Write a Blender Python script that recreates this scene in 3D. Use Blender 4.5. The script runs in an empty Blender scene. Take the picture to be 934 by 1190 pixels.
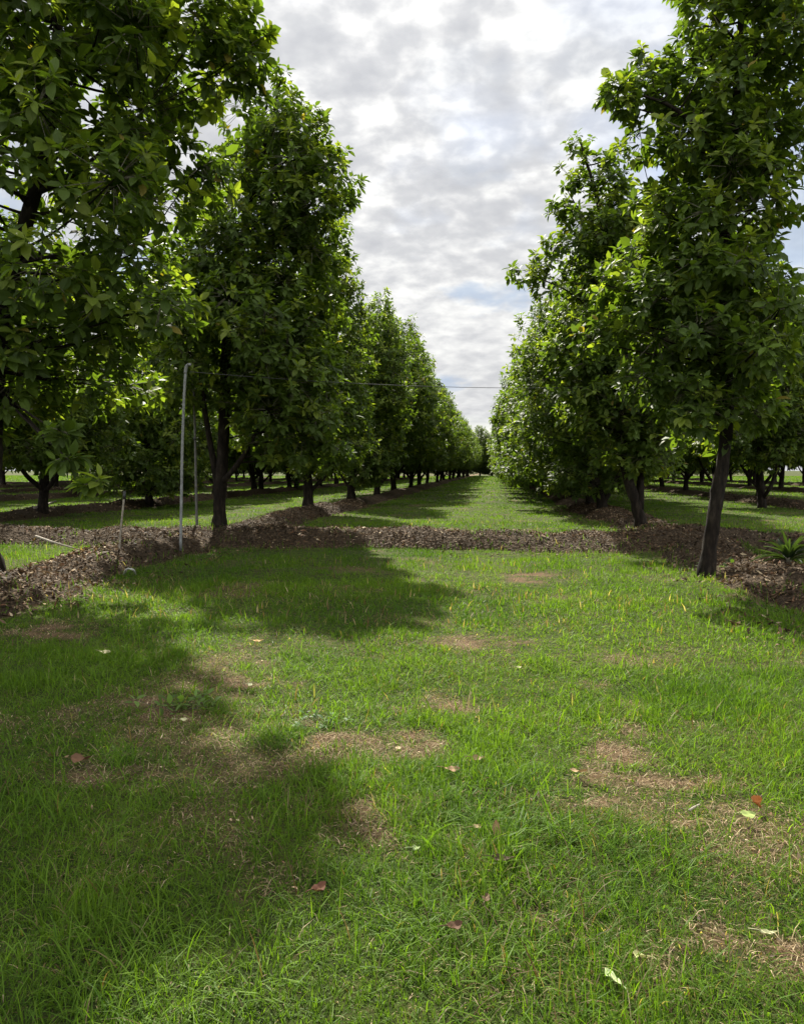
import bpy, math, random
import numpy as np
from mathutils import Vector

SEED = 11
rng = np.random.default_rng(SEED)
sc = bpy.context.scene
COL = sc.collection

# ------------------------------------------------------------------ camera
CAM_H, F, CX, CY = 1.6, 900.0, 467.0, 595.0
PITCH, YAW = math.radians(3.1), math.radians(6.65)
FW = np.array([-math.sin(YAW) * math.cos(PITCH), math.cos(YAW) * math.cos(PITCH), -math.sin(PITCH)])
RT = np.array([math.cos(YAW), math.sin(YAW), 0.0])
UP = np.cross(RT, FW)
EYE = np.array([0.0, 0.0, CAM_H])


def ray(px, py):
    return FW + RT * (px - CX) / F + UP * (CY - py) / F


def on_ground(px, py, z=0.0):
    d = ray(px, py)
    return EYE + d * ((z - CAM_H) / d[2])


def at_depth(px, py, y):
    d = ray(px, py)
    return EYE + d * (y / d[1])


def to_px(p):
    q = np.asarray(p, float) - EYE
    w = q @ FW
    return CX + F * (q @ RT) / w, CY - F * (q @ UP) / w


# ------------------------------------------------------------------ noise
def vnoise(x, y, seed=0):
    x = np.asarray(x, float); y = np.asarray(y, float)
    xi = np.floor(x).astype(np.int64); yi = np.floor(y).astype(np.int64)
    xf = x - xi; yf = y - yi
    u = xf * xf * (3 - 2 * xf); v = yf * yf * (3 - 2 * yf)

    def h(a, b):
        n = (a * 374761393 + b * 668265263 + seed * 974711) & 0x7fffffff
        n = ((n ^ (n >> 13)) * 1274126177) & 0x7fffffff
        n = (n ^ (n >> 16)) & 0xffff
        return n / 65535.0
    a = h(xi, yi); b = h(xi + 1, yi); c = h(xi, yi + 1); d = h(xi + 1, yi + 1)
    return (a * (1 - u) + b * u) * (1 - v) + (c * (1 - u) + d * u) * v


def fbm(x, y, octs=4, seed=0):
    s = 0; a = .5; t = 0
    for k in range(octs):
        s = s + a * vnoise(x * 2 ** k, y * 2 ** k, seed + 17 * k); t += a; a *= .5
    return s / t


# ------------------------------------------------------------------ mesh buffers
class Buf:
    def __init__(self):
        self.v = []; self.c = []; self.t = []; self.q = []; self.tm = []; self.qm = []; self.n = 0

    def add(self, v, tris=None, quads=None, col=(1, 1, 1), mat=0):
        v = np.asarray(v, np.float32).reshape(-1, 3)
        c = np.asarray(col, np.float32)
        if c.ndim == 1:
            c = np.tile(c, (len(v), 1))
        if tris is not None and len(tris):
            t = np.asarray(tris, np.int64).reshape(-1, 3) + self.n
            self.t.append(t); self.tm.append(np.full(len(t), mat, np.int32))
        if quads is not None and len(quads):
            q = np.asarray(quads, np.int64).reshape(-1, 4) + self.n
            self.q.append(q); self.qm.append(np.full(len(q), mat, np.int32))
        self.v.append(v); self.c.append(c); self.n += len(v)

    def mesh(self, name, mats, smooth=True):
        v = np.concatenate(self.v); c = np.concatenate(self.c)
        t = np.concatenate(self.t) if self.t else np.zeros((0, 3), np.int64)
        q = np.concatenate(self.q) if self.q else np.zeros((0, 4), np.int64)
        tm = np.concatenate(self.tm) if self.tm else np.zeros(0, np.int32)
        qm = np.concatenate(self.qm) if self.qm else np.zeros(0, np.int32)
        me = bpy.data.meshes.new(name)
        me.vertices.add(len(v)); me.vertices.foreach_set('co', v.ravel())
        li = np.concatenate([t.ravel(), q.ravel()]).astype(np.int32)
        me.loops.add(len(li)); me.loops.foreach_set('vertex_index', li)
        ls = np.concatenate([np.arange(len(t)) * 3, len(t) * 3 + np.arange(len(q)) * 4]).astype(np.int32)
        me.polygons.add(len(ls)); me.polygons.foreach_set('loop_start', ls)
        me.polygons.foreach_set('material_index', np.concatenate([tm, qm]).astype(np.int32))
        me.polygons.foreach_set('use_smooth', np.full(len(ls), smooth, bool))
        at = me.attributes.new('tint', 'FLOAT_COLOR', 'POINT')
        at.data.foreach_set('color', np.concatenate([c, np.ones((len(c), 1), np.float32)], 1).ravel())
        for m in mats:
            me.materials.append(m)
        me.update(); me.validate()
        return me


def obj(name, me, parent=None, loc=None, rz=0.0, scale=None):
    o = bpy.data.objects.new(name, me)
    COL.objects.link(o)
    if parent is not None:
        o.parent = parent
    if loc is not None:
        o.location = [float(a) for a in loc]
    o.rotation_euler[2] = rz
    if scale is not None:
        o.scale = scale
    return o


def tag(o, label=None, cat=None, group=None, kind=None):
    if label: o['label'] = label
    if cat: o['category'] = cat
    if group: o['group'] = group
    if kind: o['kind'] = kind
    return o


def tube(buf, pts, rad, sides=8, col=(1, 1, 1), mat=0, rough=0.0, cap=True, seed=0):
    pts = np.asarray(pts, float); n = len(pts)
    rad = np.broadcast_to(np.asarray(rad, float), (n,))
    tan = np.gradient(pts, axis=0)
    tan /= np.linalg.norm(tan, axis=1)[:, None] + 1e-9
    ref = np.array([1.0, 0.13, 0.05]) if abs(tan[:, 0]).mean() < .8 else np.array([0.0, 0.1, 1.0])
    a = np.cross(tan, ref); a /= np.linalg.norm(a, axis=1)[:, None] + 1e-9
    b = np.cross(tan, a)
    th = np.arange(sides) / sides * 2 * np.pi
    ring = np.cos(th)[None, :, None] * a[:, None, :] + np.sin(th)[None, :, None] * b[:, None, :]
    r = rad[:, None]
    if rough:
        k = fbm(np.arange(sides)[None, :] * 1.7 + np.zeros((n, 1)), np.cumsum(np.r_[0, np.linalg.norm(np.diff(pts, axis=0), axis=1)])[:, None] * 6 + np.zeros((1, sides)), 3, seed)
        r = r * (1 + rough * (k - .5) * 2)
    v = pts[:, None, :] + ring * (r[..., None] if r.ndim == 2 and r.shape[1] == sides else r[:, :, None])
    i = np.arange(n - 1)[:, None] * sides; j = np.arange(sides)[None, :]; j2 = (j + 1) % sides
    q = np.stack([i + j, i + j2, i + sides + j2, i + sides + j], -1).reshape(-1, 4)
    vv = v.reshape(-1, 3)
    tr = None
    if cap:
        vv = np.concatenate([vv, pts[:1], pts[-1:]])
        c0, c1 = n * sides, n * sides + 1
        jj = np.arange(sides); jn = (jj + 1) % sides
        tr = np.concatenate([np.stack([np.full(sides, c0), jn, jj], 1),
                             np.stack([np.full(sides, c1), (n - 1) * sides + jj, (n - 1) * sides + jn], 1)])
    buf.add(vv, tr, q, col, mat)


def smooth_path(pts, n):
    pts = np.asarray(pts, float)
    d = np.r_[0, np.cumsum(np.linalg.norm(np.diff(pts, axis=0), axis=1))]
    t = np.linspace(0, d[-1], n)
    out = np.stack([np.interp(t, d, pts[:, k]) for k in range(3)], 1)
    for _ in range(max(2, n // 8)):
        out[1:-1] = (out[:-2] + 2 * out[1:-1] + out[2:]) / 4
    return out


# ------------------------------------------------------------------ materials
def new_mat(name):
    m = bpy.data.materials.new(name); m.use_nodes = True
    nt = m.node_tree; nt.nodes.clear()
    out = nt.nodes.new('ShaderNodeOutputMaterial')
    return m, nt, out


def N(nt, typ, **kw):
    n = nt.nodes.new(typ)
    for k, v in kw.items():
        if k.startswith('i_'):
            n.inputs[k[2:].replace('_', ' ')].default_value = v
        else:
            setattr(n, k, v)
    return n


def ramp(nt, stops, interp='LINEAR'):
    r = nt.nodes.new('ShaderNodeValToRGB')
    r.color_ramp.interpolation = interp
    e = r.color_ramp.elements
    while len(e) > len(stops): e.remove(e[-1])
    while len(e) < len(stops): e.new(0.5)
    for x, (p, c) in zip(e, stops):
        x.position = p; x.color = (*c, 1)
    return r


def leafy(name, gloss, rough, trans, tcol=(1.0, 1.15, .35), spec=.5):
    m, nt, out = new_mat(name); L = nt.links
    a = N(nt, 'ShaderNodeAttribute', attribute_name='tint')
    p = N(nt, 'ShaderNodeBsdfPrincipled', i_Roughness=rough)
    p.inputs['Specular IOR Level'].default_value = spec
    L.new(a.outputs['Color'], p.inputs['Base Color'])
    mul = N(nt, 'ShaderNodeMix', data_type='RGBA', blend_type='MULTIPLY')
    mul.inputs[0].default_value = 1
    L.new(a.outputs['Color'], mul.inputs[6]); mul.inputs[7].default_value = (*[gloss * t for t in tcol], 1)
    t = N(nt, 'ShaderNodeBsdfTranslucent')
    L.new(mul.outputs[2], t.inputs['Color'])
    mx = N(nt, 'ShaderNodeMixShader'); mx.inputs[0].default_value = trans
    L.new(p.outputs[0], mx.inputs[1]); L.new(t.outputs[0], mx.inputs[2])
    L.new(mx.outputs[0], out.inputs[0])
    return m


M_LEAF = leafy('leaf_green', 2.3, .55, .40, (1.0, 1.05, .35), spec=.2)
M_GRASS = leafy('grass_blade', 1.9, .5, .44, (.98, 1.03, .28), spec=.08)
M_CHIP = leafy('dead_leaf', .9, .75, .12, (1, .9, .7), spec=.2)

def bark_material():
    m, nt, out = new_mat('bark'); L = nt.links
    tc = N(nt, 'ShaderNodeTexCoord'); mp = N(nt, 'ShaderNodeMapping')
    mp.inputs['Scale'].default_value = (1, 1, .28)
    L.new(tc.outputs['Object'], mp.inputs[0])
    n1 = N(nt, 'ShaderNodeTexNoise', i_Scale=14.0, i_Detail=8.0, i_Roughness=.65); L.new(mp.outputs[0], n1.inputs['Vector'])
    n2 = N(nt, 'ShaderNodeTexNoise', i_Scale=2.2, i_Detail=4.0); L.new(tc.outputs['Object'], n2.inputs['Vector'])
    r1 = ramp(nt, [(.32, (.008, .0065, .005)), (.52, (.024, .019, .0145)), (.75, (.075, .062, .047))]); L.new(n1.outputs[0], r1.inputs[0])
    r2 = ramp(nt, [(.45, (.55, .5, .45)), (.7, (1, 1, .95))]); L.new(n2.outputs[0], r2.inputs[0])
    mx = N(nt, 'ShaderNodeMix', data_type='RGBA', blend_type='MULTIPLY'); mx.inputs[0].default_value = 1
    L.new(r1.outputs[0], mx.inputs[6]); L.new(r2.outputs[0], mx.inputs[7])
    p = N(nt, 'ShaderNodeBsdfPrincipled', i_Roughness=.9); p.inputs['Specular IOR Level'].default_value = .15
    L.new(mx.outputs[2], p.inputs['Base Color'])
    b = N(nt, 'ShaderNodeBump', i_Strength=.9, i_Distance=.03); L.new(n1.outputs[0], b.inputs['Height']); L.new(b.outputs[0], p.inputs['Normal'])
    L.new(p.outputs[0], out.inputs[0])
    return m


def ground_material():
    m, nt, out = new_mat('turf_soil'); L = nt.links
    a = N(nt, 'ShaderNodeAttribute', attribute_name='tint')   # R = bare / dry amount
    sp = N(nt, 'ShaderNodeSeparateColor'); L.new(a.outputs['Color'], sp.inputs[0])
    tc = N(nt, 'ShaderNodeTexCoord')
    n1 = N(nt, 'ShaderNodeTexNoise', i_Scale=55.0, i_Detail=6.0, i_Roughness=.7); L.new(tc.outputs['Object'], n1.inputs['Vector'])
    n2 = N(nt, 'ShaderNodeTexNoise', i_Scale=.8, i_Detail=5.0, i_Roughness=.6); L.new(tc.outputs['Object'], n2.inputs['Vector'])
    n3 = N(nt, 'ShaderNodeTexNoise', i_Scale=9.0, i_Detail=6.0, i_Roughness=.7); L.new(tc.outputs['Object'], n3.inputs['Vector'])
    g = ramp(nt, [(.3, (.020, .026, .008)), (.5, (.036, .05, .012)), (.72, (.07, .088, .024))]); L.new(n3.outputs[0], g.inputs[0])
    g2 = ramp(nt, [(.35, (.75, .8, .7)), (.65, (1.1, 1.1, 1.0))]); L.new(n2.outputs[0], g2.inputs[0])
    gm = N(nt, 'ShaderNodeMix', data_type='RGBA', blend_type='MULTIPLY'); gm.inputs[0].default_value = 1
    L.new(g.outputs[0], gm.inputs[6]); L.new(g2.outputs[0], gm.inputs[7])
    s = ramp(nt, [(.3, (.048, .030, .017)), (.5, (.112, .070, .038)), (.7, (.215, .14, .08))]); L.new(n1.outputs[0], s.inputs[0])
    mx = N(nt, 'ShaderNodeMix', data_type='RGBA')
    ad = N(nt, 'ShaderNodeMath', operation='ADD'); L.new(sp.outputs[0], ad.inputs[0])
    ns = N(nt, 'ShaderNodeMapRange'); ns.inputs[1].default_value = .3; ns.inputs[2].default_value = .7; ns.inputs[3].default_value = -.3; ns.inputs[4].default_value = .3
    L.new(n3.outputs[0], ns.inputs[0]); L.new(ns.outputs[0], ad.inputs[1]); ad.use_clamp = True
    L.new(ad.outputs[0], mx.inputs[0]); L.new(gm.outputs[2], mx.inputs[6]); L.new(s.outputs[0], mx.inputs[7])
    p = N(nt, 'ShaderNodeBsdfPrincipled', i_Roughness=.95); p.inputs['Specular IOR Level'].default_value = .1
    L.new(mx.outputs[2], p.inputs['Base Color'])
    b = N(nt, 'ShaderNodeBump', i_Strength=.8, i_Distance=.04); L.new(n1.outputs[0], b.inputs['Height']); L.new(b.outputs[0], p.inputs['Normal'])
    L.new(p.outputs[0], out.inputs[0])
    return m


def mulch_material():
    m, nt, out = new_mat('mulch'); L = nt.links
    tc = N(nt, 'ShaderNodeTexCoord')
    n1 = N(nt, 'ShaderNodeTexVoronoi', i_Scale=16.0); L.new(tc.outputs['Object'], n1.inputs['Vector'])
    n2 = N(nt, 'ShaderNodeTexNoise', i_Scale=30.0, i_Detail=7.0, i_Roughness=.7); L.new(tc.outputs['Object'], n2.inputs['Vector'])
    r = ramp(nt, [(.3, (.022, .015, .009)), (.52, (.058, .041, .025)), (.75, (.14, .10, .062))]); L.new(n2.outputs[0], r.inputs[0])
    p = N(nt, 'ShaderNodeBsdfPrincipled', i_Roughness=.95); p.inputs['Specular IOR Level'].default_value = .1
    L.new(r.outputs[0], p.inputs['Base Color'])
    b = N(nt, 'ShaderNodeBump', i_Strength=1.0, i_Distance=.08); L.new(n1.outputs['Distance'], b.inputs['Height'])
    b2 = N(nt, 'ShaderNodeBump', i_Strength=.8, i_Distance=.04); L.new(n2.outputs[0], b2.inputs['Height']); L.new(b.outputs[0], b2.inputs['Normal'])
    L.new(b2.outputs[0], p.inputs['Normal'])
    L.new(p.outputs[0], out.inputs[0])
    return m


def plain_material(name, c0, c1, rough, scale=30.0, metal=0.0):
    m, nt, out = new_mat(name); L = nt.links
    tc = N(nt, 'ShaderNodeTexCoord')
    n = N(nt, 'ShaderNodeTexNoise', i_Scale=scale, i_Detail=6.0, i_Roughness=.65); L.new(tc.outputs['Object'], n.inputs['Vector'])
    r = ramp(nt, [(.35, c0), (.65, c1)]); L.new(n.outputs[0], r.inputs[0])
    p = N(nt, 'ShaderNodeBsdfPrincipled', i_Roughness=rough, i_Metallic=metal)
    L.new(r.outputs[0], p.inputs['Base Color'])
    L.new(p.outputs[0], out.inputs[0])
    return m


M_BARK = bark_material(); M_GROUND = ground_material(); M_MULCH = mulch_material()
M_TWIG = plain_material('twig', (.05, .045, .03), (.11, .10, .06), .85)
M_PIPE = plain_material('weathered_pipe', (.14, .142, .135), (.24, .245, .235), .5, 12)
M_DARKPIPE = plain_material('dull_pole', (.08, .078, .07), (.15, .145, .13), .7, 12)
M_STICK = plain_material('bleached_wood', (.17, .145, .11), (.32, .28, .22), .8, 25)
M_WIRE = plain_material('wire', (.02, .02, .02), (.04, .04, .04), .5)
M_CAP = plain_material('dark_plastic', (.015, .015, .015), (.03, .03, .03), .5)
M_HOSE = plain_material('pale_hose', (.38, .38, .34), (.5, .5, .45), .5)

# ------------------------------------------------------------------ ground
ROWS = [-53.3, -43.9, -34.5, -25.1, -15.7, -6.25, 4.0, 13.2, 22.6, 32.0]
CROSS_Y = 16.3


def row_ridge(x, y, xr):
    w = .78 + .5 * (fbm(y * .6, xr * 3.1 + 0 * y, 3, 5) - .5) * 2
    off = .3 * (fbm(y * .3, xr * 7.7 + 0 * y, 3, 9) - .5) * 2
    d = (x - xr - off) / w
    h = (.27 + .16 * (fbm(y * .6, xr + 0 * y, 3, 21) - .5) * 2)
    return h * np.clip(1 - d * d, -.35, 1)


def cross_ridge(x, y):
    w = 1.02 + .5 * (fbm(x * .7, 0 * x + 2.2, 3, 31) - .5) * 2
    off = .45 * (fbm(x * .25, 0 * x + 9.2, 3, 33) - .5) * 2
    d = (y - CROSS_Y - off) / w
    h = (.36 + .2 * (fbm(x * .5, 0 * x + 5.2, 3, 35) - .5) * 2)
    return h * np.clip(1 - d * d, -.35, 1)


def base_h(x, y):
    r = np.hypot(x, y)
    near = np.exp(-(r / 60) ** 2)
    return near * (.10 * (fbm(x * .35, y * .35, 3, 41) - .5) + .05 * (fbm(x * 1.6, y * 1.6, 3, 43) - .5))


# bare and dry places, (px, py, radius along x, radius along y, strength)
BARE = []
for px, py, rx, ry, s in [(430, 868, .30, .25, 1.35), (288, 800, .2, .26, 1.3), (330, 830, .18, .16, .8), (440, 955, .16, .2, .9), (395, 905, .16, .16, .7),
                          (700, 850, .55, .22, .5), (735, 885, .33, .16, .8), (720, 945, .4, .15, .9), (670, 905, .2, .14, .6), (640, 840, .25, .22, .5),
                          (900, 1125, .2, .13, 1.1), (885, 1150, .22, .08, .8), (790, 1040, .12, .12, .6), (695, 1085, .09, .1, .5), (615, 670, .45, .6, .95),
                          (555, 745, .35, .35, .8), (510, 815, .25, .3, .55), (480, 830, .22, .2, .5), (200, 820, .5, .3, .8), (130, 850, .4, .2, .5), (60, 735, .5, .4, .75),
                          (95, 895, .2, .12, .6), (820, 915, .25, .12, .5), (760, 915, .3, .1, .6), (860, 960, .25, .1, .4), (240, 840, .3, .2, .5), (710, 820, .2, .3, .5),
                          (545, 980, .1, .08, .4), (500, 745, .3, .3, .3), (690, 790, .25, .2, .3), (310, 770, .25, .3, .5), (180, 900, .4, .2, .35)]:
    p = on_ground(px, py); BARE.append((p[0], p[1], rx * 1.06, ry * 1.06, s * 1.1))


def bare(x, y):
    wx = x + .34 * (fbm(x * 3, y * 3, 3, 51) - .5) * 2; wy = y + .30 * (fbm(x * 3, y * 3, 3, 53) - .5) * 2
    b = 0 * x
    for a, c, rx, ry, s in BARE:
        b = np.maximum(b, s * np.exp(-(((wx - a) / rx) ** 2 + ((wy - c) / ry) ** 2) ** 1.2))
    b = b * np.clip((fbm(x * 7, y * 7, 3, 57) - .22) * 3.6, .12, 1.2)
    b = b * np.clip((fbm(x * 3.1, y * 4.2, 3, 58) - .27) * 4.2, .45, 1.25)
    n = fbm(x * .9, y * .9, 4, 55)
    b = np.maximum(b, np.clip((n - .62) * 3.2, 0, .5))
    return b


def axis(lo, hi, fine_lo, fine_hi, step, grow=1.16):
    a = list(np.arange(fine_lo, fine_hi + step / 2, step)); s = step
    while a[-1] < hi: s *= grow; a.append(a[-1] + s)
    b = [fine_lo]; s = step
    while b[-1] > lo: s *= grow; b.append(b[-1] - s)
    return np.array(b[1:][::-1] + a)


gx = axis(-900, 900, -13, 12, .11); gy = axis(-300, 1500, .5, 26, .11)
X, Y = np.meshgrid(gx, gy)
Z = base_h(X, Y)
nx, ny = len(gx), len(gy)
i = np.arange(ny - 1)[:, None] * nx + np.arange(nx - 1)[None, :]
q = np.stack([i, i + 1, i + nx + 1, i + nx], -1).reshape(-1, 4)
B = Buf()
bz = np.clip(bare(X, Y) * 1.05, 0, 1)
for xr in ROWS:
    bz = np.maximum(bz, np.clip((row_ridge(X, Y, xr) + .08) * 8, 0, 1) * (Y > 3))
bz = np.maximum(bz, np.clip((cross_ridge(X, Y) + .08) * 8, 0, 1) * (np.abs(X) < 60))
B.add(np.stack([X, Y, Z], -1).reshape(-1, 3), None, q, np.stack([bz, bz, bz], -1).reshape(-1, 3))
tag(obj('ground', B.mesh('ground', [M_GROUND])), 'grassy orchard ground reaching to the horizon', 'ground', kind='structure')


# ------------------------------------------------------------------ mulch ridges
def dead_colors(n, dark=1.0):
    pal = np.array([(.044, .028, .016), (.082, .053, .029), (.13, .084, .046), (.21, .145, .08), (.37, .29, .18), (.13, .065, .032)])
    w = np.array([.26, .28, .2, .12, .06, .08])
    c = pal[rng.choice(len(pal), n, p=w)] * rng.uniform(.75, 1.25, (n, 1))
    return c * dark


def chips(buf, p, size, mat, lift=.01, colors=None):
    """curled dead leaves: two quads bent along the middle"""
    n = len(p)
    az = rng.uniform(0, 2 * np.pi, n); tilt = rng.normal(0, .55, n); roll = rng.normal(0, .5, n)
    d = np.stack([np.cos(az) * np.cos(tilt), np.sin(az) * np.cos(tilt), np.sin(tilt)], 1)
    s = np.stack([-np.sin(az) * np.cos(roll), np.cos(az) * np.cos(roll), np.sin(roll)], 1)
    nn = np.cross(d, s)
    L = size * rng.uniform(.35, 1.0, n) * np.where(rng.random(n) < .12, 1.7, 1); W = L * rng.uniform(.15, .5, n) * .5
    K = L * rng.normal(.0, .22, n)
    P = p + np.array([0, 0, 1.0]) * (lift + rng.uniform(0, .03, (n, 1)))
    def pt(u, w, k): return P + d * (u * L)[:, None] + s * (w * W)[:, None] + nn * (k * K)[:, None]
    v = np.stack([pt(-.5, 0, .4), pt(-.1, -1, .35), pt(-.1, 1, .35), pt(0, 0, -.35), pt(.5, 0, .4)], 1)
    f = np.array([[0, 1, 3], [0, 3, 2], [1, 4, 3], [3, 4, 2]])
    tr = (np.arange(n)[:, None, None] * 5 + f[None]).reshape(-1, 3)
    c = dead_colors(n) if colors is None else colors
    buf.add(v.reshape(-1, 3), tr, None, np.repeat(c, 5, 0), mat)


def ridge_strip(func, along, across, horizontal, name, label, chip_density, chip_lo, chip_hi, size=.1):
    b = Buf()
    A, C = np.meshgrid(along, across, indexing='ij')
    XX, YY = (A, C) if horizontal else (C, A)
    H = func(XX, YY)
    rough = .10 * (fbm(XX * 5, YY * 5, 3, 61) - .5) + .05 * (fbm(XX * 14, YY * 14, 2, 63) - .5)
    ZZ = base_h(XX, YY) + H + np.clip(H * 6, 0, 1) * rough
    na, nc = A.shape
    i = np.arange(na - 1)[:, None] * nc + np.arange(nc - 1)[None, :]
    q = np.stack([i, i + 1, i + nc + 1, i + nc], -1) if not horizontal else np.stack([i, i + nc, i + nc + 1, i + 1], -1)
    q = q[..., ::-1] if not horizontal else q
    keep = (np.maximum.reduce([H[:-1, :-1], H[1:, :-1], H[:-1, 1:], H[1:, 1:]]) > -.06)
    b.add(np.stack([XX, YY, ZZ], -1).reshape(-1, 3), None, q[keep], (.1, .1, .1), 0)
    # litter
    n = int(chip_density * (chip_hi - chip_lo) * (across[-1] - across[0]))
    if n:
        a = rng.uniform(chip_lo, chip_hi, n); c = rng.uniform(across[0], across[-1], n)
        x, y = (a, c) if horizontal else (c, a)
        h = func(x, y); k = h > .03 - .16 * rng.random(n) ** 2.2; x, y, h = x[k], y[k], h[k]
        rg = .10 * (fbm(x * 5, y * 5, 3, 61) - .5) + .05 * (fbm(x * 14, y * 14, 2, 63) - .5)
        z = base_h(x, y) + np.maximum(h, 0) + np.clip(h * 6, 0, 1) * rg + (h < 0) * .015
        tone = np.clip((fbm(x * 1.1, y * 1.1, 4, 67) - .3) * 2.6, .25, 1.25)[:, None]   # damp dark soil in places, dry pale litter in others
        sel = rng.random(len(x)) < .35 + .65 * tone[:, 0]
        chips(b, np.stack([x, y, z], 1)[sel], size, 1, colors=(dead_colors(len(x)) * (.36 + .62 * tone))[sel])
    o = obj(name, b.mesh(name, [M_MULCH, M_CHIP]))
    return tag(o, label, 'mulch ridge', 'mulch ridges along the tree rows' if not horizontal else None, 'structure')


ridge_strip(cross_ridge, np.arange(-15, 14, .06), np.arange(14.2, 18.6, .06), True, 'mulch_ridge',
            'long dark mulch ridge crossing the grass aisle', 620, -13, 12, .085)
FAR = 150.0
for xr in ROWS:
    main = xr in (-6.25, 4.0)
    y0 = 4.5 if main else max(12.0, abs(xr) * 1.25)
    along = np.r_[np.arange(y0, 40, .07 if main else .15), np.arange(40, FAR, .6)] if y0 < 40 else np.arange(y0, FAR, .5)
    lab = {-6.25: 'mulch ridge under the tall trees left of the open aisle', 4.0: 'mulch ridge under the trees right of the open aisle'}.get(xr, 'mulch strip under a background row of trees')
    ridge_strip(lambda x, y, xr=xr: row_ridge(x, y, xr), along, np.arange(xr - 1.6, xr + 1.61, .07 if main else .15), False, 'mulch_ridge',
                lab, 620 if main else 45, y0, 34 if main else min(y0 + 30, 70), .085 if main else .15)


def mulch_at(x, y):
    m = cross_ridge(x, y) * (np.abs(x) < 15)
    m = np.where(np.abs(x) < 15, m, -1)
    for xr in ROWS:
        y0 = 4.5 if xr in (-6.25, 4.0) else max(12.0, abs(xr) * 1.25)
        m = np.maximum(m, np.where(y > y0, row_ridge(x, y, xr), -1))
    return m


def surf(x, y):
    x = np.asarray(x, float); y = np.asarray(y, float)
    return base_h(x, y) + np.maximum(mulch_at(x, y), 0)


# ------------------------------------------------------------------ grass
def blades(buf, x, y, h, w, lean, col, seg2=True, z=None):
    n = len(x)
    z = base_h(x, y) if z is None else z
    az = rng.uniform(0, 2 * np.pi, n)
    d = np.stack([np.cos(az), np.sin(az), 0 * az], 1)
    tw = az + np.pi / 2 + rng.normal(0, .5, n)
    s = np.stack([np.cos(tw), np.sin(tw), 0 * tw], 1) * (w / 2)[:, None]
    b = np.stack([x, y, z - .01], 1)
    up = np.array([0, 0, 1.0])
    ns = 3 if seg2 == 3 else (2 if seg2 else 1)
    rows = [b]; cur = b
    for k in range(ns):
        a_ = np.minimum(lean * (.45 + 1.3 * (k + .5) / ns), 2.3)
        cur = cur + (d * np.sin(a_)[:, None] + up * np.cos(a_)[:, None]) * (h / ns)[:, None]
        cur[:, 2] = np.maximum(cur[:, 2], z + .004)
        rows.append(cur)
    vs = []
    for k in range(ns):
        f_ = (1, .9, .65)[k]
        vs += [rows[k] - s * f_, rows[k] + s * f_]
    vs.append(rows[-1]); m_ = len(vs)
    o = np.arange(n)[:, None] * m_
    qd = np.concatenate([o + np.array([2 * k, 2 * k + 1, 2 * k + 3, 2 * k + 2]) for k in range(ns - 1)]) if ns > 1 else None
    buf.add(np.stack(vs, 1).reshape(-1, 3), o + np.array([m_ - 3, m_ - 2, m_ - 1]), qd, np.repeat(col, m_, 0))


def grass_colors(x, y, dry):
    n = len(x)
    t = np.clip(fbm(x * .7, y * .7, 3, 71) * 1.3 - .15 + rng.normal(0, .22, n), 0, 1)[:, None]
    c = np.array([.038, .083, .010]) * (1 - t) + np.array([.098, .163, .016]) * t
    c *= rng.uniform(.75, 1.3, (n, 1))
    st = rng.random(n) < np.where(y > 12, .35, 1) * (.03 + .15 * np.clip((fbm(x * 1.7, y * 1.7, 3, 73) - .45) * 4, 0, 1) + .65 * np.clip(dry, 0, 1))
    pal = np.array([(.27, .2, .11), (.18, .12, .07), (.36, .29, .18), (.13, .085, .05), (.2, .19, .08)])
    c[st] = pal[rng.integers(0, 5, st.sum())] * rng.uniform(.7, 1.2, (st.sum(), 1))
    return c, st


GB = Buf()


def grass_zone(y0, y1, dens, h0, h1, w, seg2, xpad=1.0, slope=.62, xc=-.117):
    area = (y1 - y0) * (2 * slope * (y0 + y1) / 2 + 2 * xpad)
    n = int(area * dens)
    y = y0 + (y1 - y0) * np.sqrt(rng.random(n) * (1 - (y0 / y1) ** 2) + (y0 / y1) ** 2) if False else rng.uniform(y0, y1, int(n * 1.0))
    half = slope * y + xpad
    keep = rng.random(n) < half / (slope * y1 + xpad)
    y = y[keep]; half = half[keep]
    x = xc * y + rng.uniform(-1, 1, len(y)) * half
    m = mulch_at(x, y); dry = bare(x, y)
    k = (m < -.02 - .05 * rng.random(len(x))) & (rng.random(len(x)) > np.clip(1.25 * dry - .2, 0, .86))
    x, y, dry = x[k], y[k], dry[k]
    c, st = grass_colors(x, y, dry)
    cl = fbm(x * 2.3, y * 2.3, 3, 77)
    tall = np.clip((cl - .5) * 4, 0, 1)
    h = (h0 + (h1 - h0) * rng.random(len(x)) ** 1.6) * (.5 + 1.0 * tall) * (1 - .45 * np.clip(dry, 0, 1))
    lean = np.abs(rng.normal(.75, .5, len(x))) + st * rng.uniform(.2, .9, len(x))
    blades(GB, x, y, h, w * rng.uniform(.6, 1.35, len(x)), lean, c, seg2)


grass_zone(1.6, 3.6, 15000, .03, .12, .0036, 3)
grass_zone(3.6, 6.5, 8200, .03, .105, .0046, True)
grass_zone(6.5, 11, 3600, .03, .095, .0068, True)
grass_zone(11, 19, 1900, .035, .10, .012, False)
grass_zone(19, 40, 340, .05, .12, .028, False, 2.0)
grass_zone(40, 90, 80, .06, .14, .06, False, 2.0)
grass_zone(90, 215, 16, .09, .18, .16, False, 2.0)

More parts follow.
